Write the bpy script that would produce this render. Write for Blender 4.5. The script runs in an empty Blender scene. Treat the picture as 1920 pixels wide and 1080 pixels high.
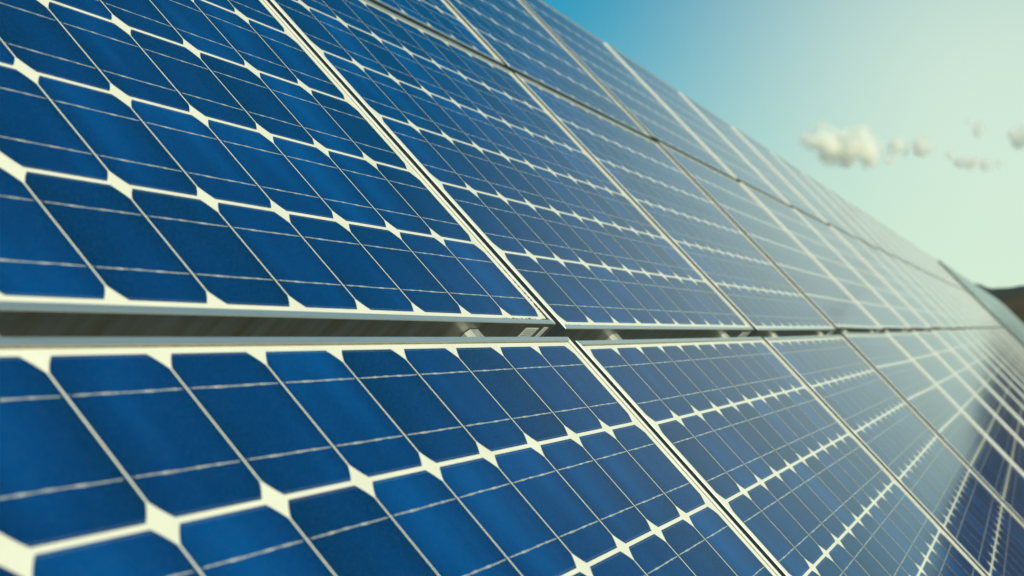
import bpy, bmesh, math, random
from mathutils import Matrix, Vector, noise

random.seed(7)
R = math.radians
scene = bpy.context.scene
COL = scene.collection

# ------------------------------------------------------------------ measures
S = 0.156                       # cell pitch along a row (m)
PV = 1.0179 * S                 # cell pitch up the slope
GAPU, GAPV = 0.0027, 0.0052     # white gaps between cells
NU, NV = 10, 6
PER_U = (10 + 0.5484) * S       # panel spacing along the row
PER_V = (6 * 1.0179 + 0.3479) * S
TILT = R(45)
Z0 = 1.55                       # height of the lowest cell edge of the middle row
MARG_U, MARG_V, FRAME_W = 0.0205, 0.0080, 0.0090
LIP, DEPTH = 0.0026, 0.046
PANEL_W = NU * S - GAPU + 2 * (MARG_U + FRAME_W)
PANEL_H = NV * PV - GAPV + 2 * (MARG_V + FRAME_W)

AX_U = Vector((1, 0, 0))
AX_V = Vector((0, math.cos(TILT), math.sin(TILT)))
AX_N = Vector((0, -math.sin(TILT), math.cos(TILT)))


def plane_point(u, v, n=0.0):
    return Vector((0, 0, Z0)) + AX_U * u + AX_V * v + AX_N * n


# ------------------------------------------------------------------ camera
cam_data = bpy.data.cameras.new("camera")
cam = bpy.data.objects.new("camera", cam_data)
COL.objects.link(cam)
cam_right = Vector((0.339906, -0.939978, 0.030094))
cam_down = Vector((0.031743, -0.020514, -0.999286))
cam_fwd = Vector((0.939924, 0.340618, 0.022864))
cam_pos = plane_point(-13.559 * S, -3.2422 * S, 3.2085 * S)
m = Matrix.Identity(4)
for i in range(3):
    m[i][0], m[i][1], m[i][2], m[i][3] = cam_right[i], -cam_down[i], -cam_fwd[i], cam_pos[i]
cam.matrix_world = m
cam_data.sensor_width = 36.0
cam_data.lens = 2749.3 * 36.0 / 1920.0
cam_data.clip_start = 0.05
cam_data.clip_end = 20000
cam_data.dof.use_dof = True
cam_data.dof.focus_distance = 2.0
cam_data.dof.aperture_fstop = 7.0
scene.camera = cam

# ------------------------------------------------------------------ sky and sun
SUN_DIR = (AX_U * -0.52 + AX_V * -0.20 + AX_N * 0.83).normalized()
sun_el = math.asin(SUN_DIR.z)
sun_rot = math.atan2(SUN_DIR.x, SUN_DIR.y)

SKY = 0.05
world = bpy.data.worlds.new("World")
scene.world = world
world.use_nodes = True
wn, wl = world.node_tree.nodes, world.node_tree.links
wn.clear()
w_out = wn.new("ShaderNodeOutputWorld")
w_bg = wn.new("ShaderNodeBackground")
w_sky = wn.new("ShaderNodeTexSky")
w_sky.sky_type = 'NISHITA'
w_sky.sun_disc = False
w_sky.sun_elevation = sun_el
w_sky.sun_rotation = sun_rot
w_sky.altitude = 300
w_sky.air_density = 1.0
w_sky.dust_density = 2.0
w_sky.ozone_density = 2.0
w_tint = wn.new("ShaderNodeMix")
w_tint.data_type = 'RGBA'
w_tint.blend_type = 'MULTIPLY'
w_tint.inputs[0].default_value = 1.0
w_tint.inputs[7].default_value = (0.10, 1.30, 1.45, 1)
wl.new(w_sky.outputs[0], w_tint.inputs[6])
# pale haze that thickens towards the horizon, the same all round
w_tc = wn.new("ShaderNodeTexCoord")
w_sep = wn.new("ShaderNodeSeparateXYZ")
wl.new(w_tc.outputs["Generated"], w_sep.inputs[0])
w_abs = wn.new("ShaderNodeMath"); w_abs.operation = 'ABSOLUTE'
wl.new(w_sep.outputs[2], w_abs.inputs[0])
w_pw = wn.new("ShaderNodeMath"); w_pw.operation = 'POWER'; w_pw.inputs[1].default_value = 1.6
wl.new(w_abs.outputs[0], w_pw.inputs[0])
w_mul = wn.new("ShaderNodeMath"); w_mul.operation = 'MULTIPLY'; w_mul.inputs[1].default_value = -1 / 0.095 ** 1.6
wl.new(w_pw.outputs[0], w_mul.inputs[0])
w_exp = wn.new("ShaderNodeMath"); w_exp.operation = 'EXPONENT'
wl.new(w_mul.outputs[0], w_exp.inputs[0])
w_fac = wn.new("ShaderNodeMath"); w_fac.operation = 'MULTIPLY'; w_fac.inputs[1].default_value = 0.95
wl.new(w_exp.outputs[0], w_fac.inputs[0])
w_haze = wn.new("ShaderNodeMix")
w_haze.data_type = 'RGBA'
w_haze.inputs[7].default_value = (0.48 / SKY, 0.66 / SKY, 0.48 / SKY, 1)
wl.new(w_fac.outputs[0], w_haze.inputs[0])
wl.new(w_tint.outputs[2], w_haze.inputs[6])
# broad lens-flare glow painted into the sky over the far end of the row
w_dot = wn.new("ShaderNodeVectorMath"); w_dot.operation = 'DOT_PRODUCT'
wl.new(w_tc.outputs["Generated"], w_dot.inputs[0])
w_dot.inputs[1].default_value = (0.9907, 0.0175, 0.1346)
w_acs = wn.new("ShaderNodeMath"); w_acs.operation = 'ARCCOSINE'
wl.new(w_dot.outputs["Value"], w_acs.inputs[0])
w_mr = wn.new("ShaderNodeMapRange")
w_mr.interpolation_type = 'SMOOTHSTEP'
w_mr.inputs[1].default_value = R(19)
w_mr.inputs[2].default_value = R(1)
w_mr.inputs[3].default_value = 0.0
w_mr.inputs[4].default_value = 0.82
wl.new(w_acs.outputs[0], w_mr.inputs[0])
w_glow = wn.new("ShaderNodeMix")
w_glow.data_type = 'RGBA'
w_glow.inputs[7].default_value = (0.57 / SKY, 0.68 / SKY, 0.55 / SKY, 1)
wl.new(w_mr.outputs[0], w_glow.inputs[0])
wl.new(w_haze.outputs[2], w_glow.inputs[6])
wl.new(w_glow.outputs[2], w_bg.inputs[0])
w_bg.inputs[1].default_value = SKY
wl.new(w_bg.outputs[0], w_out.inputs[0])

sun_data = bpy.data.lights.new("sun", 'SUN')
sun_data.energy = 4.3
sun_data.angle = R(0.5)
sun_data.color = (1.0, 0.86, 0.62)
sun = bpy.data.objects.new("sun", sun_data)
COL.objects.link(sun)
sun.rotation_euler = (-SUN_DIR).to_track_quat('-Z', 'Y').to_euler()
sun.location = SUN_DIR * 60

vs = scene.view_settings
vs.view_transform = 'Standard'
vs.look = 'None'
vs.exposure = 0.4
vs.gamma = 1.0
vs.use_curve_mapping = False
scene.render.engine = 'CYCLES'
scene.cycles.use_denoising = True
scene.cycles.max_bounces = 40
scene.cycles.volume_bounces = 40
scene.cycles.diffuse_bounces = 4
scene.cycles.glossy_bounces = 4
scene.cycles.sample_clamp_indirect = 6.0


# ------------------------------------------------------------------ helpers
def mat_new(name):
    m = bpy.data.materials.new(name)
    m.use_nodes = True
    nt = m.node_tree
    return m, nt.nodes, nt.links, nt.nodes["Principled BSDF"]


def math_node(N, L, op, a, b=None, clamp=False):
    n = N.new("ShaderNodeMath")
    n.operation = op
    n.use_clamp = clamp
    for k, x in enumerate((a, b)):
        if x is None:
            continue
        if isinstance(x, (int, float)):
            n.inputs[k].default_value = x
        else:
            L.new(x, n.inputs[k])
    return n.outputs[0]


def mix_col(N, L, fac, a, b, blend='MIX'):
    n = N.new("ShaderNodeMix")
    n.data_type = 'RGBA'
    n.blend_type = blend
    for k, x in ((0, fac), (6, a), (7, b)):
        if isinstance(x, (int, float)):
            n.inputs[k].default_value = x
        elif isinstance(x, tuple):
            n.inputs[k].default_value = (*x, 1) if len(x) == 3 else x
        else:
            L.new(x, n.inputs[k])
    return n.outputs[2]


def noise_tex(N, L, scale, detail=4, rough=0.55, coord=None, stretch=None):
    n = N.new("ShaderNodeTexNoise")
    n.inputs["Scale"].default_value = scale
    n.inputs["Detail"].default_value = detail
    n.inputs["Roughness"].default_value = rough
    if coord is None:
        tc = N.new("ShaderNodeTexCoord")
        coord = tc.outputs["Object"]
    if stretch:
        mp = N.new("ShaderNodeMapping")
        mp.inputs["Scale"].default_value = stretch
        L.new(coord, mp.inputs[0])
        coord = mp.outputs[0]
    L.new(coord, n.inputs["Vector"])
    return n.outputs["Fac"]


def ramp(N, L, fac, stops):
    n = N.new("ShaderNodeValToRGB")
    el = n.color_ramp.elements
    while len(el) < len(stops):
        el.new(0.5)
    for e, (p, c) in zip(el, stops):
        e.position = p
        e.color = (*c, 1) if len(c) == 3 else c
    L.new(fac, n.inputs[0])
    return n.outputs[0]


def link(name, mesh, parent=None, mat=None):
    o = bpy.data.objects.new(name, mesh)
    COL.objects.link(o)
    if parent is not None:
        o.parent = parent
    if mat is not None and not mesh.materials:
        mesh.materials.append(mat)
    return o


def tag(o, label, cat, group=None):
    o["label"] = label
    o["category"] = cat
    if group:
        o["group"] = group
    return o


def bm_mesh(name, bm, mat=None, smooth=False):
    me = bpy.data.meshes.new(name)
    bm.normal_update()
    bm.to_mesh(me)
    bm.free()
    if mat:
        me.materials.append(mat)
    if smooth:
        for p in me.polygons:
            p.use_smooth = True
    return me


def add_box(bm, x0, x1, y0, y1, z0, z1, mi=0):
    v = [bm.verts.new(c) for c in ((x0, y0, z0), (x1, y0, z0), (x1, y1, z0), (x0, y1, z0),
                                   (x0, y0, z1), (x1, y0, z1), (x1, y1, z1), (x0, y1, z1))]
    for q in ((3, 2, 1, 0), (4, 5, 6, 7), (0, 1, 5, 4), (1, 2, 6, 5), (2, 3, 7, 6), (3, 0, 4, 7)):
        f = bm.faces.new([v[k] for k in q])
        f.material_index = mi


# ------------------------------------------------------------------ materials
def make_cell_mat():
    m, N, L, B = mat_new("silicon_cell")
    at = N.new("ShaderNodeAttribute"); at.attribute_name = "cellco"
    rn = N.new("ShaderNodeAttribute"); rn.attribute_name = "cellrnd"
    sp = N.new("ShaderNodeSeparateXYZ"); L.new(at.outputs["Vector"], sp.inputs[0])
    x, y = sp.outputs[0], sp.outputs[1]
    # fine silver fingers running up the slope
    fing = math_node(N, L, 'SINE', math_node(N, L, 'MULTIPLY', x, math.pi * 68))
    fing = math_node(N, L, 'POWER', math_node(N, L, 'MULTIPLY_ADD', fing, 0.5), 5.0)
    for n in N:
        if n.type == 'MATH' and n.operation == 'MULTIPLY_ADD':
            n.inputs[2].default_value = 0.5
    # colour a little deeper towards the left and right side of each cell
    tc = N.new("ShaderNodeTexCoord")
    vadd = N.new("ShaderNodeVectorMath"); vadd.operation = 'ADD'
    L.new(at.outputs["Vector"], vadd.inputs[0])
    sc = N.new("ShaderNodeVectorMath"); sc.operation = 'SCALE'
    cmb = N.new("ShaderNodeCombineXYZ")
    L.new(rn.outputs["Fac"], cmb.inputs[0]); L.new(rn.outputs["Fac"], cmb.inputs[2])
    L.new(cmb.outputs[0], sc.inputs[0]); sc.inputs["Scale"].default_value = 37.0
    L.new(sc.outputs[0], vadd.inputs[1])
    big = noise_tex(N, L, 0.75, 2, 0.4, vadd.outputs[0], (1.0, 0.45, 1.0))
    mott = noise_tex(N, L, 260.0, 2, 0.7, tc.outputs["Object"])
    ax = math_node(N, L, 'ABSOLUTE', x)
    edge = math_node(N, L, 'POWER', ax, 4.0)
    k = math_node(N, L, 'MULTIPLY_ADD', big, 1.0)
    N[-1].inputs[2].default_value = 0.0
    k = math_node(N, L, 'SUBTRACT', k, math_node(N, L, 'MULTIPLY', edge, 0.32), True)
    k = math_node(N, L, 'ADD', k, math_node(N, L, 'MULTIPLY', math_node(N, L, 'SUBTRACT', rn.outputs["Fac"], 0.5), 0.24), True)
    col = ramp(N, L, k, [(0.0, (0.0001, 0.0030, 0.025)), (0.5, (0.0002, 0.0165, 0.095)), (1.0, (0.0004, 0.055, 0.225))])
    col = mix_col(N, L, math_node(N, L, 'MULTIPLY', fing, 0.42), col, (0.012, 0.12, 0.27))
    col = mix_col(N, L, math_node(N, L, 'MULTIPLY', math_node(N, L, 'POWER', mott, 3.0), 0.9), col, (0.002, 0.085, 0.24))
    # printed line of finger ends close to the upper and lower cell edge
    ay = math_node(N, L, 'ABSOLUTE', y)
    band = math_node(N, L, 'MULTIPLY', math_node(N, L, 'GREATER_THAN', ay, 0.962), math_node(N, L, 'LESS_THAN', ay, 0.976))
    dots = math_node(N, L, 'GREATER_THAN', fing, 0.12)
    col = mix_col(N, L, math_node(N, L, 'MULTIPLY', math_node(N, L, 'MULTIPLY', band, dots), 0.55), col, (0.16, 0.26, 0.36))
    # a little dust and dried drops
    d1 = noise_tex(N, L, 7.0, 6, 0.7, vadd.outputs[0])
    d2 = noise_tex(N, L, 60.0, 3, 0.6, vadd.outputs[0])
    dust = math_node(N, L, 'MULTIPLY', math_node(N, L, 'POWER', d1, 3.0), 0.05)
    drops = math_node(N, L, 'MULTIPLY', math_node(N, L, 'GREATER_THAN', d2, 0.735), 0.05)
    col = mix_col(N, L, math_node(N, L, 'ADD', dust, drops), col, (0.20, 0.22, 0.20))
    L.new(col, B.inputs["Base Color"])
    B.inputs["Metallic"].default_value = 0.0
    B.inputs["Specular IOR Level"].default_value = 0.0
    B.inputs["Roughness"].default_value = 0.6
    B.inputs["Coat Weight"].default_value = 1.0
    B.inputs["Coat Roughness"].default_value = 0.08
    B.inputs["Coat IOR"].default_value = 1.12
    return m


def make_backsheet_mat():
    m, N, L, B = mat_new("backsheet")
    f = noise_tex(N, L, 9.0, 5, 0.6)
    col = ramp(N, L, f, [(0.3, (0.56, 0.56, 0.47)), (0.7, (0.62, 0.61, 0.52))])
    L.new(col, B.inputs["Base Color"])
    B.inputs["Specular IOR Level"].default_value = 0.0
    B.inputs["Roughness"].default_value = 0.6
    B.inputs["Coat Weight"].default_value = 1.0
    B.inputs["Coat Roughness"].default_value = 0.08
    B.inputs["Coat IOR"].default_value = 1.12
    return m


def make_alu_mat(name, base, rough, along, metal):
    m, N, L, B = mat_new(name)
    st = (6, 600, 600) if along == 'x' else (600, 6, 600)
    tc = N.new("ShaderNodeTexCoord")
    br = noise_tex(N, L, 1.0, 3, 0.6, tc.outputs["Object"], st)
    blot = noise_tex(N, L, 24.0, 5, 0.65, tc.outputs["Object"])
    spots = noise_tex(N, L, 240.0, 1, 0.5, tc.outputs["Object"])
    col = mix_col(N, L, br, tuple(0.86 * c for c in base), tuple(min(1, 1.1 * c) for c in base))
    dirt = ramp(N, L, blot, [(0.60, (0, 0, 0)), (0.82, (0.4, 0.4, 0.4))])
    col = mix_col(N, L, dirt, col, (0.42, 0.40, 0.32))
    sp = ramp(N, L, spots, [(0.76, (0, 0, 0)), (0.80, (0.7, 0.7, 0.7))])
    col = mix_col(N, L, sp, col, (0.75, 0.73, 0.64))
    L.new(col, B.inputs["Base Color"])
    B.inputs["Metallic"].default_value = metal
    rr = math_node(N, L, 'MULTIPLY_ADD', br, 0.18)
    N[-1].inputs[2].default_value = rough - 0.09
    L.new(rr, B.inputs["Roughness"])
    bp = N.new("ShaderNodeBump"); bp.inputs["Strength"].default_value = 0.06
    bp.inputs["Distance"].default_value = 0.001
    L.new(br, bp.inputs["Height"]); L.new(bp.outputs[0], B.inputs["Normal"])
    return m


def simple_mat(name, base, rough=0.6, metal=0.0, var=0.25, scale=40.0):
    m, N, L, B = mat_new(name)
    f = noise_tex(N, L, scale, 5, 0.6)
    col = ramp(N, L, f, [(0.3, tuple(c * (1 - var) for c in base)), (0.7, tuple(min(1, c * (1 + var)) for c in base))])
    L.new(col, B.inputs["Base Color"])
    B.inputs["Roughness"].default_value = rough
    B.inputs["Metallic"].default_value = metal
    return m


M_CELL = make_cell_mat()
M_BACK = make_backsheet_mat()
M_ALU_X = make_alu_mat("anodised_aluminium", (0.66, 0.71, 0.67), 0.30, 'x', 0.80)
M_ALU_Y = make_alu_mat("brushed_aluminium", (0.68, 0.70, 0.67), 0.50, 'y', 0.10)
M_SIDE = simple_mat("shaded_rail_side", (0.030, 0.040, 0.046), 0.5, 0.3, 0.2, 30)  # shade of the column gaps painted in as a dark colour
M_FACE = make_alu_mat("shaded_rail_face", (0.29, 0.32, 0.31), 0.36, 'x', 0.75)  # row-gap shade put into the base colour, mottled with brown streaks
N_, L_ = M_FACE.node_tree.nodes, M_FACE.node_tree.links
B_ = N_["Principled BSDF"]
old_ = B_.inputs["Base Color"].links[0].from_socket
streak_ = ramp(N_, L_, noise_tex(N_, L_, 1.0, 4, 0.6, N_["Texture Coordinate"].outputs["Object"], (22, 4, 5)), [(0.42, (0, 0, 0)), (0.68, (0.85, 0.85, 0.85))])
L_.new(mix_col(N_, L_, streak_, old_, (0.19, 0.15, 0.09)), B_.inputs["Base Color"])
M_GASKET = simple_mat("brown_gasket", (0.16, 0.12, 0.06), 0.8, 0, 0.4, 120)
M_RIBBON = simple_mat("tinned_ribbon", (0.28, 0.31, 0.30), 0.6, 0.0, 0.55, 70)
B_ = M_RIBBON.node_tree.nodes["Principled BSDF"]
B_.inputs["Specular IOR Level"].default_value = 0.0
B_.inputs["Coat Weight"].default_value = 1.0
B_.inputs["Coat Roughness"].default_value = 0.08
B_.inputs["Coat IOR"].default_value = 1.12
M_GRIME = simple_mat("black_grime", (0.030, 0.020, 0.012), 0.95, 0, 0.5, 200)
M_PAPER = simple_mat("sticker_paper", (0.72, 0.72, 0.67), 0.55, 0, 0.05, 60)
M_PRINT = simple_mat("sticker_print", (0.42, 0.42, 0.40), 0.6, 0, 0.1, 60)
M_CLAMP = simple_mat("clamp_metal", (0.26, 0.27, 0.24), 0.55, 0.3, 0.15, 90)
M_STEEL = simple_mat("galvanised_steel", (0.42, 0.43, 0.42), 0.5, 0.8, 0.2, 20)


# ------------------------------------------------------------------ panel meshes
def cell_outline(a, r):
    """pseudo-square outline: square of half side a cut by a circle of radius r"""
    c = math.sqrt(r * r - a * a)
    t0, t1 = math.atan2(c, a), math.atan2(a, c)
    pts = []
    for q in range(4):
        for k in range(5):
            t = t0 + (t1 - t0) * k / 4 + q * math.pi / 2
            pts.append((r * math.cos(t), r * math.sin(t)))
    return pts


CELL_AX = (S - GAPU) / 2
CELL_AY = (PV - GAPV) / 2
OUT = cell_outline(CELL_AX, CELL_AX * 1.272)
OUT = [(x, y * CELL_AY / CELL_AX) for x, y in OUT]
CELL_Z0, CELL_Z1 = -0.0002, 0.00008


def cell_geometry(verts, faces, co, rnd, cx, cy, r):
    b = len(verts)
    n = len(OUT)
    for z in (CELL_Z1, CELL_Z0):
        for x, y in OUT:
            verts.append((cx + x, cy + y, z))
            co.append((x / CELL_AX, y / CELL_AY, 0.0))
            rnd.append(r)
    faces.append(tuple(b + k for k in range(n)))
    for k in range(n):
        k2 = (k + 1) % n
        faces.append((b + k, b + n + k, b + n + k2, b + k2))


def cell_mesh(name, cells):
    verts, faces, co, rnd = [], [], [], []
    for cx, cy, r in cells:
        cell_geometry(verts, faces, co, rnd, cx, cy, r)
    me = bpy.data.meshes.new(name)
    me.from_pydata(verts, [], faces)
    a = me.attributes.new("cellco", 'FLOAT_VECTOR', 'POINT')
    a.data.foreach_set("vector", [c for v in co for c in v])
    a = me.attributes.new("cellrnd", 'FLOAT', 'POINT')
    a.data.foreach_set("value", rnd)
    me.materials.append(M_CELL)
    return me


def ribbon_geometry(bm, cx, cy, rng, seg=26):
    """a soldered ribbon along x with uneven solder, stopping short of the cell edge"""
    x0, x1 = -CELL_AX + 0.0062, CELL_AX - 0.0046
    z = CELL_Z1
    prev = None
    ph = rng.uniform(0, 6)
    for k in range(seg + 1):
        t = k / seg
        w = 0.00055 + 0.00060 * max(0, math.sin(ph + t * 23 + 1.3 * math.sin(t * 7 + ph))) ** 2 + rng.uniform(0, 0.00020)
        if k in (0, seg):
            w *= 0.55
        c = cy + 0.00016 * math.sin(t * 9 + ph) + rng.uniform(-0.00008, 0.00008)
        x = cx + x0 + (x1 - x0) * t
        row = [bm.verts.new((x, c - w, z)), bm.verts.new((x, c - w * 0.5, z + 0.00010)),
               bm.verts.new((x, c + w * 0.5, z + 0.00010)), bm.verts.new((x, c + w, z))]
        if prev:
            for q in range(3):
                bm.faces.new((prev[q], row[q], row[q + 1], prev[q + 1]))
        prev = row
    # the small solder point beside the gap
    add_box(bm, cx - CELL_AX + 0.0012, cx - CELL_AX + 0.0034, cy - 0.0007, cy + 0.0007, z - 0.0001, z + 0.0001)


N_CELL_VAR = 10
rng = random.Random(3)
CELL_VARS = [cell_mesh("cell", [(0, 0, (k + 0.5) / N_CELL_VAR)]) for k in range(N_CELL_VAR)]
RIBBON_VARS = []
for k in range(8):
    bm = bmesh.new()
    ribbon_geometry(bm, 0, 0, rng)
    RIBBON_VARS.append(bm_mesh("busbar", bm, M_RIBBON))


def cell_centre(i, j):
    """panel coordinates: origin at the middle of the lower frame edge"""
    return ((i - (NU - 1) / 2) * S, FRAME_W + MARG_V + CELL_AY + j * PV)


GRID_CELLS = cell_mesh("cell_grid", [(*cell_centre(i, j), rng.random()) for i in range(NU) for j in range(NV)])
bm = bmesh.new()
for i in range(NU):
    for j in range(NV):
        cx, cy = cell_centre(i, j)
        for s in (-1, 1):
            ribbon_geometry(bm, cx, cy + s * CELL_AY / 2, rng, 6)
GRID_RIBBONS = bm_mesh("busbar_grid", bm, M_RIBBON)


def frame_profile():
    # (distance inwards from the outer face, height); the glass lies at height 0
    return [(0, -DEPTH + LIP), (0, LIP - 0.0009), (0.0009, LIP), (FRAME_W - 0.0004, LIP), (FRAME_W, LIP - 0.0004),
            (FRAME_W, -0.006), (0.002, -0.006), (0.002, -DEPTH + LIP + 0.002), (0.026, -DEPTH + LIP + 0.002),
            (0.026, -DEPTH + LIP)]


def rail_mesh(side, mat, plain=False):
    w2, h = PANEL_W / 2, PANEL_H
    bm = bmesh.new()
    ends = []
    for e in (0, 1):
        ring = []
        for d, z in frame_profile():
            if side == 'bottom':
                p = ((-w2 + d) if e == 0 else (w2 - d), d, z)
            elif side == 'top':
                p = ((w2 - d) if e == 0 else (-w2 + d), h - d, z)
            elif side == 'left':
                p = (-w2 + d, (h - d) if e == 0 else d, z)
            else:
                p = (w2 - d, d if e == 0 else (h - d), z)
            ring.append(bm.verts.new(p))
        ends.append(ring)
    n = len(ends[0])
    for k in range(n):
        k2 = (k + 1) % n
        f = bm.faces.new((ends[0][k], ends[1][k], ends[1][k2], ends[0][k2]))
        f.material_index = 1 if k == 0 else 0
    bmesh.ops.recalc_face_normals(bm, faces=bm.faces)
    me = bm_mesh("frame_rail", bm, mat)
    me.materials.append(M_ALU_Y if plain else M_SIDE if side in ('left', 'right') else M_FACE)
    return me


RAILS = [rail_mesh('bottom', M_ALU_X), rail_mesh('top', M_ALU_X), rail_mesh('left', M_ALU_Y), rail_mesh('right', M_ALU_Y)]
RAILS_PLAIN = RAILS[:2] + [rail_mesh('left', M_ALU_Y, True), rail_mesh('right', M_ALU_Y, True)]

bm = bmesh.new()
e = FRAME_W - 0.0015
add_box(bm, -PANEL_W / 2 + e, PANEL_W / 2 - e, e, PANEL_H - e, -0.0050, 0.0)
BACKSHEET = bm_mesh("backsheet", bm, M_BACK)

bm = bmesh.new()
o_, i_ = FRAME_W - 0.0006, FRAME_W + 0.0011
for (x0, x1, y0, y1) in ((-PANEL_W / 2 + o_, PANEL_W / 2 - o_, o_, i_), (-PANEL_W / 2 + o_, PANEL_W / 2 - o_, PANEL_H - i_, PANEL_H - o_),
                         (-PANEL_W / 2 + o_, -PANEL_W / 2 + i_, i_, PANEL_H - i_), (PANEL_W / 2 - i_, PANEL_W / 2 - o_, i_, PANEL_H - i_)):
    add_box(bm, x0, x1, y0, y1, -0.001, 0.0007)
GASKET = bm_mesh("gasket", bm, M_GASKET)

# white stickers on the lower outer face of the frame, near its right end
bm = bmesh.new()
add_box(bm, PANEL_W / 2 - 0.118, PANEL_W / 2 - 0.062, -0.0004, 0.0002, -0.034, -0.0075)
STICKER_A = bm_mesh("label_sticker", bm, M_PAPER)
bm = bmesh.new()
add_box(bm, PANEL_W / 2 - 0.040, PANEL_W / 2 - 0.021, -0.0004, 0.0002, -0.036, -0.0055)
STICKER_B = bm_mesh("label_sticker", bm, M_PAPER)
bm = bmesh.new()
for q in range(4):
    z = -0.0135 - q * 0.0042
    add_box(bm, PANEL_W / 2 - 0.112 + 0.004 * (q % 2), PANEL_W / 2 - 0.070 - 0.006 * (q % 3), -0.0006, -0.0003, z - 0.0008, z)
STICKER_PRINT = bm_mesh("printed_line", bm, M_PRINT)


def panel_mesh_joined(rails):
    """one light mesh for panels that are only a few pixels wide"""
    bm = bmesh.new()
    mats = [M_ALU_X, M_BACK, M_CELL, M_RIBBON, M_SIDE]
    for src, mi in ((rails[0], 0), (rails[1], 0), (rails[2], 0), (rails[3], 0), (BACKSHEET, 1), (GRID_CELLS, 2), (GRID_RIBBONS, 3)):
        n0 = len(bm.faces)
        bm.from_mesh(src)
        bm.faces.ensure_lookup_table()
        for f in bm.faces[n0:]:
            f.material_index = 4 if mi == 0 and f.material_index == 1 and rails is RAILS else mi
    me = bm_mesh("solar_panel", bm)
    for q in mats:
        me.materials.append(q)
    return me


FAR_PANEL = panel_mesh_joined(RAILS_PLAIN)
FAR_PANEL_END = panel_mesh_joined(RAILS)


# ------------------------------------------------------------------ the array
def grime_mesh(spots):
    rg = random.Random(11)
    bm = bmesh.new()
    for (x, y, r) in spots:
        b = bmesh.ops.create_icosphere(bm, subdivisions=1, radius=r)
        for v in b["verts"]:
            v.co = Vector((v.co.x * rg.uniform(.8, 1.9) + x, v.co.y * rg.uniform(.6, 1.1) + y, max(0.0001, v.co.z * 0.5 + 0.0004)))
    return bm_mesh("grime", bm, M_GRIME)


def column_levels(c):
    """height of the left and right end of column c against the level of the first ones"""
    table = {-1: (0.002, 0.002), 0: (0.002, 0.003), 1: (-0.004, 0.003), 2: (0.000, 0.014), 3: (0.019, 0.023), 4: (0.027, 0.036), 5: (0.039, 0.045)}
    if c in table:
        return table[c]
    rg = random.Random(c)
    a = 0.050 + (c - 6) * 0.0118 + rg.uniform(-.003, .003)
    if c >= 20:
        a += 0.02
    drop = 0.0
    if c > 48:
        drop = -0.00075 * (c - 48) ** 2
    return a + drop, a + 0.0105 + drop + rg.uniform(-.002, .002)


def column_x(c):
    x = (c - 1) * PER_U + 0.5484 * S + 5 * S
    if c >= 20:
        x += 0.30
    if c >= 50:
        x += 0.5
    return x


def panel_matrix(c, row):
    zl, zr = column_levels(c)
    v0 = GAPV / 2 - MARG_V - FRAME_W + row * PER_V
    rg = random.Random(c * 7 + row)
    v0 += rg.uniform(-.0006, .0006)
    lev, slope = (zl + zr) / 2, (zr - zl) / PANEL_W
    # the unevenness runs mostly up and down the slope, a little out of it
    fv, fn = (1.30, 0.0) if c < 2 else (0.97, 0.42)
    lift = 0.016 if c >= 20 else 0.0
    loc = plane_point(column_x(c), v0) + AX_V * (fv * lev) + AX_N * (fn * lev + lift)
    ax = (AX_U + AX_V * (fv * slope) + AX_N * (fn * slope)).normalized()
    jit = 0.0 if c < 2 else 0.0012
    az = AX_N + AX_V * rg.uniform(-jit, jit) + AX_U * rg.uniform(-jit, jit) * 0.5
    ax = (ax - az * ax.dot(az) / az.length_squared).normalized() if c >= 2 else ax
    az = (az - ax * ax.dot(az)).normalized()
    ay = az.cross(ax)
    m = Matrix.Identity(4)
    for i in range(3):
        m[i][0], m[i][1], m[i][2], m[i][3] = ax[i], ay[i], az[i], loc[i]
    return m


ROW_NAME = {-1: "lower", 0: "middle", 1: "upper"}
ORD = ["", "first", "second", "third", "fourth", "fifth", "sixth", "seventh", "eighth", "ninth", "tenth", "eleventh", "twelfth",
       "thirteenth", "fourteenth", "fifteenth", "sixteenth", "seventeenth", "eighteenth", "nineteenth"]


def panel_label(c, row):
    r = ROW_NAME[row]
    if c == 0:
        return {0: "blue solar panel of the middle row with black grime in its lower frame corner",
                -1: "lower-row solar panel directly below the one with the black grimy corner",
                1: "upper-row solar panel directly above the one with the black grimy corner"}[row]
    if c == -1:
        return f"{r}-row solar panel at the near end of the array, before the grimy column"
    return f"{r}-row solar panel, {ORD[c]} along the row past the panel column with the grimy corner"


GROUP = {-1: "solar panels of the lower row", 0: "solar panels of the middle row", 1: "solar panels of the upper row"}
ROWS = (-1, 0, 1)
DETAIL = range(0, 4)

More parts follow.
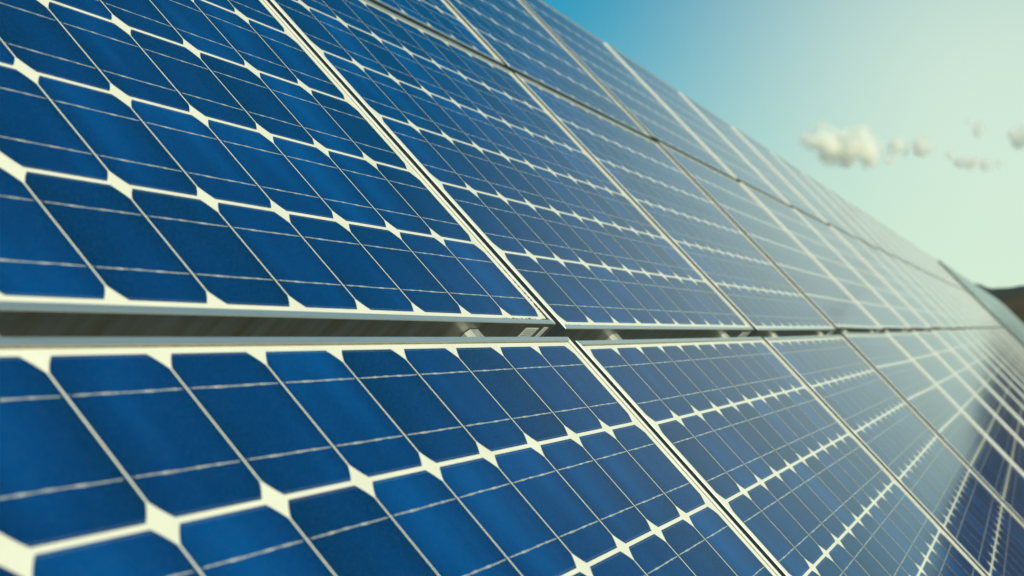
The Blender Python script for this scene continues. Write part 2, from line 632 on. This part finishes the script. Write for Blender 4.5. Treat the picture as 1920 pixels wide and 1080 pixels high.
for c in range(-1, 20):
    for row in ROWS:
        root = bpy.data.objects.new("solar_panel", None)
        COL.objects.link(root)
        root.empty_display_size = 0.1
        root.matrix_world = panel_matrix(c, row)
        tag(root, panel_label(c, row), "solar panel", GROUP[row])
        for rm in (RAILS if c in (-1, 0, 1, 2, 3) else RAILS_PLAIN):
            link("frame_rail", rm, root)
        link("backsheet", BACKSHEET, root)
        link("gasket", GASKET, root)
        if c in DETAIL:
            rg = random.Random(c * 31 + row * 5 + 100)
            for j in range(NV):
                for i in range(NU):
                    cx, cy = cell_centre(i, j)
                    o = link("cell", CELL_VARS[rg.randrange(N_CELL_VAR)], root)
                    o.location = (cx, cy, 0)
                    for s in (-1, 1):
                        b = link("busbar", RIBBON_VARS[rg.randrange(8)], o)
                        b.location = (0, s * CELL_AY / 2, 0)
        else:
            o = link("cell_grid", GRID_CELLS, root); o["kind"] = "stuff"
            o = link("busbar_grid", GRID_RIBBONS, root); o["kind"] = "stuff"
        if row >= 0 and c <= 6:
            st = link("label_sticker", STICKER_A, root)
            link("printed_line", STICKER_PRINT, st)
            link("label_sticker", STICKER_B, root)
        if c == 0 and row == 0:
            rg = random.Random(5)
            sp = []
            xr, yb = PANEL_W / 2 - FRAME_W - 0.0012, FRAME_W + 0.0012
            for k in range(90):
                t = rg.random() ** 2.2
                sp.append((xr - rg.uniform(-.0006, .0022) * (1 - t), yb + t * 0.16, rg.uniform(.0012, .0032) * (1.2 - t)))
            for k in range(46):
                t = rg.random() ** 1.7
                sp.append((xr - t * 0.22, yb + rg.uniform(-.0006, .0012), rg.uniform(.0009, .0027)))
            g = link("grime", grime_mesh(sp), root); g["kind"] = "stuff"
            g["label"] = "black crumbly grime packed into the frame corner"
        if c == 1 and row == 0:
            rg = random.Random(6)
            sp = [(-PANEL_W / 2 + FRAME_W + 0.001 + rg.random() ** 2 * 0.14, FRAME_W + 0.001 + rg.uniform(-.0004, .001), rg.uniform(.0006, .0015)) for k in range(22)]
            g = link("grime", grime_mesh(sp), root); g["kind"] = "stuff"

for c in range(20, 74):
    for row in ROWS:
        o = link("solar_panel", FAR_PANEL_END if c in (20, 50) else FAR_PANEL)
        o.matrix_world = panel_matrix(c, row)
        far = "second" if c < 50 else "third"
        tag(o, f"small distant solar panel in the {ROW_NAME[row]} row of the {far} table past the dark gap",
            "solar panel", f"far {ROW_NAME[row]}-row panels of the {far} table")

# clamps that sit in the gaps between the rows, on the rails under the panels
hg = 0.0125
prof = [(-0.022, -0.040), (-0.022, -0.018), (-0.015, -0.0105), (0.014, -0.0105), (0.016, -0.0125), (0.016, -0.040)]
bm = bmesh.new()
a = [bm.verts.new((x, -hg, z)) for x, z in prof]
b = [bm.verts.new((x, hg, z)) for x, z in prof]
bm.faces.new(a); bm.faces.new(b[::-1])
for k in range(len(prof)):
    k2 = (k + 1) % len(prof)
    bm.faces.new((a[k], b[k], b[k2], a[k2]))
bmesh.ops.recalc_face_normals(bm, faces=bm.faces)
CLAMP = bm_mesh("panel_clamp", bm, M_CLAMP)

for c in range(0, 12):
    for row, rn in ((-1, "lower and middle"), (0, "middle and upper")):
        for side, sx in (("left", -0.30), ("right", 0.30)):
            o = link("panel_clamp", CLAMP)
            o.matrix_world = panel_matrix(c, row) @ Matrix.Translation((sx * PANEL_W, PANEL_H + (PER_V - PANEL_H) / 2, 0))
            col_txt = "grimy column" if c == 0 else f"{ORD[c]} column past grimy"
            tag(o, f"pale clamp in gap of {rn} rows, {side} one, {col_txt}", "clamp", f"clamps between the {rn} rows")

# steel carrying the panels
def support(c0, c1, label):
    root = bpy.data.objects.new("support_frame", None)
    COL.objects.link(root)
    xa, xb = column_x(c0) - PANEL_W / 2, column_x(c1) + PANEL_W / 2
    za, zb = column_levels(c0)[0], column_levels(c1)[1]
    root.location = (xa, 0.5, 0)
    tag(root, label, "support frame", "steel frames under the panel tables")
    for v in (-0.55, 0.50, 1.55):
        p = plane_point(0, v, -DEPTH + LIP - 0.055)
        bm = bmesh.new()
        v1 = []
        for x, z in ((0, za), (xb - xa, zb)):
            v1.append([bm.verts.new((x, p.y - 0.5 + dy, p.z + z + dz)) for dy, dz in ((-.03, -.05), (.03, -.05), (.03, .03), (-.03, .03))])
        bm.faces.new(v1[0]); bm.faces.new(v1[1][::-1])
        for k in range(4):
            bm.faces.new((v1[0][k], v1[1][k], v1[1][(k + 1) % 4], v1[0][(k + 1) % 4]))
        bmesh.ops.recalc_face_normals(bm, faces=bm.faces)
        link("beam", bm_mesh("beam", bm, M_STEEL), root)
    n = max(2, int((xb - xa) / 3.3))
    for k in range(n):
        t = (k + 0.5) / n
        for v in (-0.55, 1.55):
            p = plane_point(0, v, -DEPTH + LIP - 0.10)
            bm = bmesh.new()
            add_box(bm, (xb - xa) * t - .04, (xb - xa) * t + .04, p.y - .54, p.y - .46, -0.3, p.z + za + (zb - za) * t)
            link("post", bm_mesh("post", bm, M_STEEL), root)


support(-1, 19, "galvanised steel posts and beams under the near table of panels")

# ------------------------------------------------------------------ ground and hills
def make_ground_mat(name, a, b, scale):
    m, N, L, B = mat_new(name)
    f1 = noise_tex(N, L, scale, 8, 0.65)
    f2 = noise_tex(N, L, scale * 14, 5, 0.6)
    f = math_node(N, L, 'ADD', math_node(N, L, 'MULTIPLY', f1, 0.65), math_node(N, L, 'MULTIPLY', f2, 0.35))
    L.new(ramp(N, L, f, [(0.35, a), (0.65, b)]), B.inputs["Base Color"])
    B.inputs["Roughness"].default_value = 0.95
    B.inputs["Specular IOR Level"].default_value = 0.1
    return m


M_GROUND = make_ground_mat("dry_ground", (0.075, 0.055, 0.030), (0.16, 0.12, 0.065), 0.25)
M_HILL = make_ground_mat("dry_hill", (0.055, 0.043, 0.023), (0.095, 0.072, 0.040), 0.02)
M_RIDGE = make_ground_mat("wooded_ridge", (0.030, 0.042, 0.040), (0.050, 0.062, 0.055), 0.004)

bm = bmesh.new()
rings = [0, 2, 5, 10, 20, 40, 80, 160, 320, 700, 1500, 3500, 9000]
nseg = 48
prev = None
cv = bm.verts.new((0, 0, 0))
for r in rings[1:]:
    cur = [bm.verts.new((r * math.cos(2 * math.pi * k / nseg), r * math.sin(2 * math.pi * k / nseg), 0)) for k in range(nseg)]
    for k in range(nseg):
        k2 = (k + 1) % nseg
        if prev is None:
            bm.faces.new((cv, cur[k], cur[k2]))
        else:
            bm.faces.new((prev[k], cur[k], cur[k2], prev[k2]))
    prev = cur
g = link("ground", bm_mesh("ground", bm, M_GROUND)); g["kind"] = "structure"


def interp(tab, x):
    for (x0, y0), (x1, y1) in zip(tab, tab[1:]):
        if x0 <= x <= x1:
            t = (x - x0) / (x1 - x0)
            t = t * t * (3 - 2 * t)
            return y0 + (y1 - y0) * t
    return tab[0][1] if x < tab[0][0] else tab[-1][1]


def hill(name, r_crest, spread, table, mat, rough, seed, da=1.0):
    """a range of hills round the camera; table: azimuth to the right of the row (deg) -> crest elevation (deg)"""
    bm = bmesh.new()
    prof = [(-1.0, 0.0), (-.75, .13), (-.5, .36), (-.25, .72), (-.1, .93), (0, 1.0), (.3, .85), (.7, .4), (1.0, 0.0)]
    grid = []
    k = -70.0
    while k <= 110.0:
        el = interp(table, k)
        el += rough * (noise.noise(Vector((k * .35 + seed, seed, 0))) + .5 * noise.noise(Vector((k * 1.3, seed, 3.0))))
        h = max(0.2, r_crest * math.tan(R(max(el, 0.05))))
        col = []
        for q, f in prof:
            r = r_crest + q * spread
            ang = -R(k)
            hh = h * f * (1 + .10 * noise.noise(Vector((k * .6, q * 3, seed)))) - 0.5 * (f == 0)
            if f == 1.0:
                hh = h
            col.append(bm.verts.new((cam_pos.x + r * math.cos(ang), cam_pos.y + r * math.sin(ang), hh + (cam_pos.z if f > .9 else cam_pos.z * f))))
        grid.append(col)
        k += da
    for c0, c1 in zip(grid, grid[1:]):
        for q in range(len(prof) - 1):
            bm.faces.new((c0[q], c0[q + 1], c1[q + 1], c1[q]))
    bmesh.ops.recalc_face_normals(bm, faces=bm.faces)
    for f in bm.faces:
        if f.normal.z < 0:
            f.normal_flip()
    o = link(name, bm_mesh(name, bm, mat, True))
    o["kind"] = "structure"
    return o


hill("hill", 700, 380, [(-70, .8), (-20, .8), (-5, .8), (-2.6, 1.0), (-1.9, 1.35), (-1.2, 1.52), (-.5, 1.62), (1.5, 1.75), (3.3, 2.2), (7.5, 3.3), (15, 4.0), (35, 3.6), (70, 3.0), (110, 1.5)],
     M_HILL, 0.06, 2.0, 0.25)
hill("distant_ridge", 3200, 1300, [(-70, 1.5), (-20, 1.7), (-4, 1.7), (-2.9, 2.05), (-2.3, 1.93), (-1.85, 1.76), (-1.3, 1.80), (-.6, 1.90), (1, 1.95), (3.4, 2.2), (10, 1.6), (110, 1.6)],
     M_RIDGE, 0.025, 9.0, 0.2)

# ------------------------------------------------------------------ clouds
CLOUD_D = 2500.0


def sky_point(px, py, d=CLOUD_D):
    v = cam_right * ((px - 960) / 2749.3) + cam_down * ((py - 540) / 2749.3) + cam_fwd
    return cam_pos + v * d


def cloud_mat(balls, dens, seed):
    """vapour that is thick inside the puffs and frays out towards their rim"""
    m = bpy.data.materials.new("cloud_vapour")
    m.use_nodes = True
    N, L = m.node_tree.nodes, m.node_tree.links
    N.remove(N["Principled BSDF"])
    tc = N.new("ShaderNodeTexCoord")
    wob = N.new("ShaderNodeTexNoise")
    wob.inputs["Scale"].default_value = 0.034
    wob.inputs["Detail"].default_value = 7
    wob.inputs["Roughness"].default_value = 0.6
    off = N.new("ShaderNodeVectorMath"); off.operation = 'ADD'
    off.inputs[1].default_value = (seed * 91.0, 0, 0)
    L.new(tc.outputs["Object"], off.inputs[0])
    L.new(off.outputs[0], wob.inputs["Vector"])
    tot = None
    for c, r in balls:
        dn = N.new("ShaderNodeVectorMath"); dn.operation = 'DISTANCE'
        L.new(tc.outputs["Object"], dn.inputs[0])
        dn.inputs[1].default_value = c
        q = math_node(N, L, 'SUBTRACT', 1.0, math_node(N, L, 'DIVIDE', dn.outputs["Value"], r), True)
        tot = q if tot is None else math_node(N, L, 'MAXIMUM', tot, q)
    # ragged: the noise eats into the puffs from their rim
    k = math_node(N, L, 'ADD', math_node(N, L, 'MULTIPLY', tot, 1.25), math_node(N, L, 'MULTIPLY', math_node(N, L, 'SUBTRACT', wob.outputs["Fac"], 0.5), 3.4))
    k = math_node(N, L, 'MULTIPLY', math_node(N, L, 'SUBTRACT', k, 0.30), 1.1, True)
    k = math_node(N, L, 'MULTIPLY', k, math_node(N, L, 'MULTIPLY', tot, 3.0, True))
    pv_ = N.new("ShaderNodeVolumePrincipled")
    pv_.inputs["Color"].default_value = (1.0, 0.995, 0.95, 1)
    L.new(math_node(N, L, 'MULTIPLY', k, dens), pv_.inputs["Density"])
    L.new(pv_.outputs[0], N["Material Output"].inputs["Volume"])
    return m


def cloud(puffs, label, dens, seed):
    """puffs: (x, y, radius) in photograph pixels, turned into metres at the cloud's distance"""
    k = CLOUD_D / 2749.3
    rg = random.Random(seed)
    cx = sum(p[0] for p in puffs) / len(puffs)
    cy = max(p[1] + p[2] * 0.6 for p in puffs)
    base = sky_point(cx, cy)
    bm = bmesh.new()
    balls = []
    for (x, y, r) in puffs:
        off = cam_right * ((x - cx) * k) - cam_down * ((cy - y) * k) + cam_fwd * rg.uniform(-.5, .5) * r * k
        rr = r * k * 1.75
        t = bmesh.ops.create_icosphere(bm, subdivisions=3, radius=rr)
        for v in t["verts"]:
            v.co += off
        balls.append((off, rr))
    o = link("cloud", bm_mesh("cloud", bm, cloud_mat(balls, dens, seed)))
    o.location = base
    rm = o.modifiers.new("remesh", 'REMESH')
    rm.mode = 'VOXEL'
    rm.voxel_size = 2.5
    tag(o, label, "cloud", "small clouds in the sky")
    return o


cloud([(1520, 262, 17), (1545, 262, 26), (1575, 278, 26), (1605, 268, 28), (1628, 284, 24), (1590, 294, 16), (1555, 288, 18)],
      "largest cream white cumulus cloud above the far end of the panel row", 0.12, 1)
cloud([(1672, 290, 14), (1686, 274, 17), (1664, 300, 9)], "small round cloud right beside the largest cumulus cloud", 0.10, 2)
cloud([(1730, 277, 18), (1722, 286, 10), (1745, 280, 10)], "small round cloud between the largest cumulus and the long thin wisp", 0.10, 3)
cloud([(1800, 302, 11), (1822, 306, 13), (1848, 309, 11), (1780, 292, 7), (1870, 308, 7)], "long thin wisp of cloud low in the row of small clouds", 0.10, 4)
cloud([(1834, 240, 13), (1816, 228, 6)], "tiny lone cloud tuft above the long thin wisp", 0.10, 5)
cloud([(1916, 262, 15), (1900, 252, 9), (1930, 250, 18)], "ragged cloud scrap past the lone tuft", 0.10, 6)
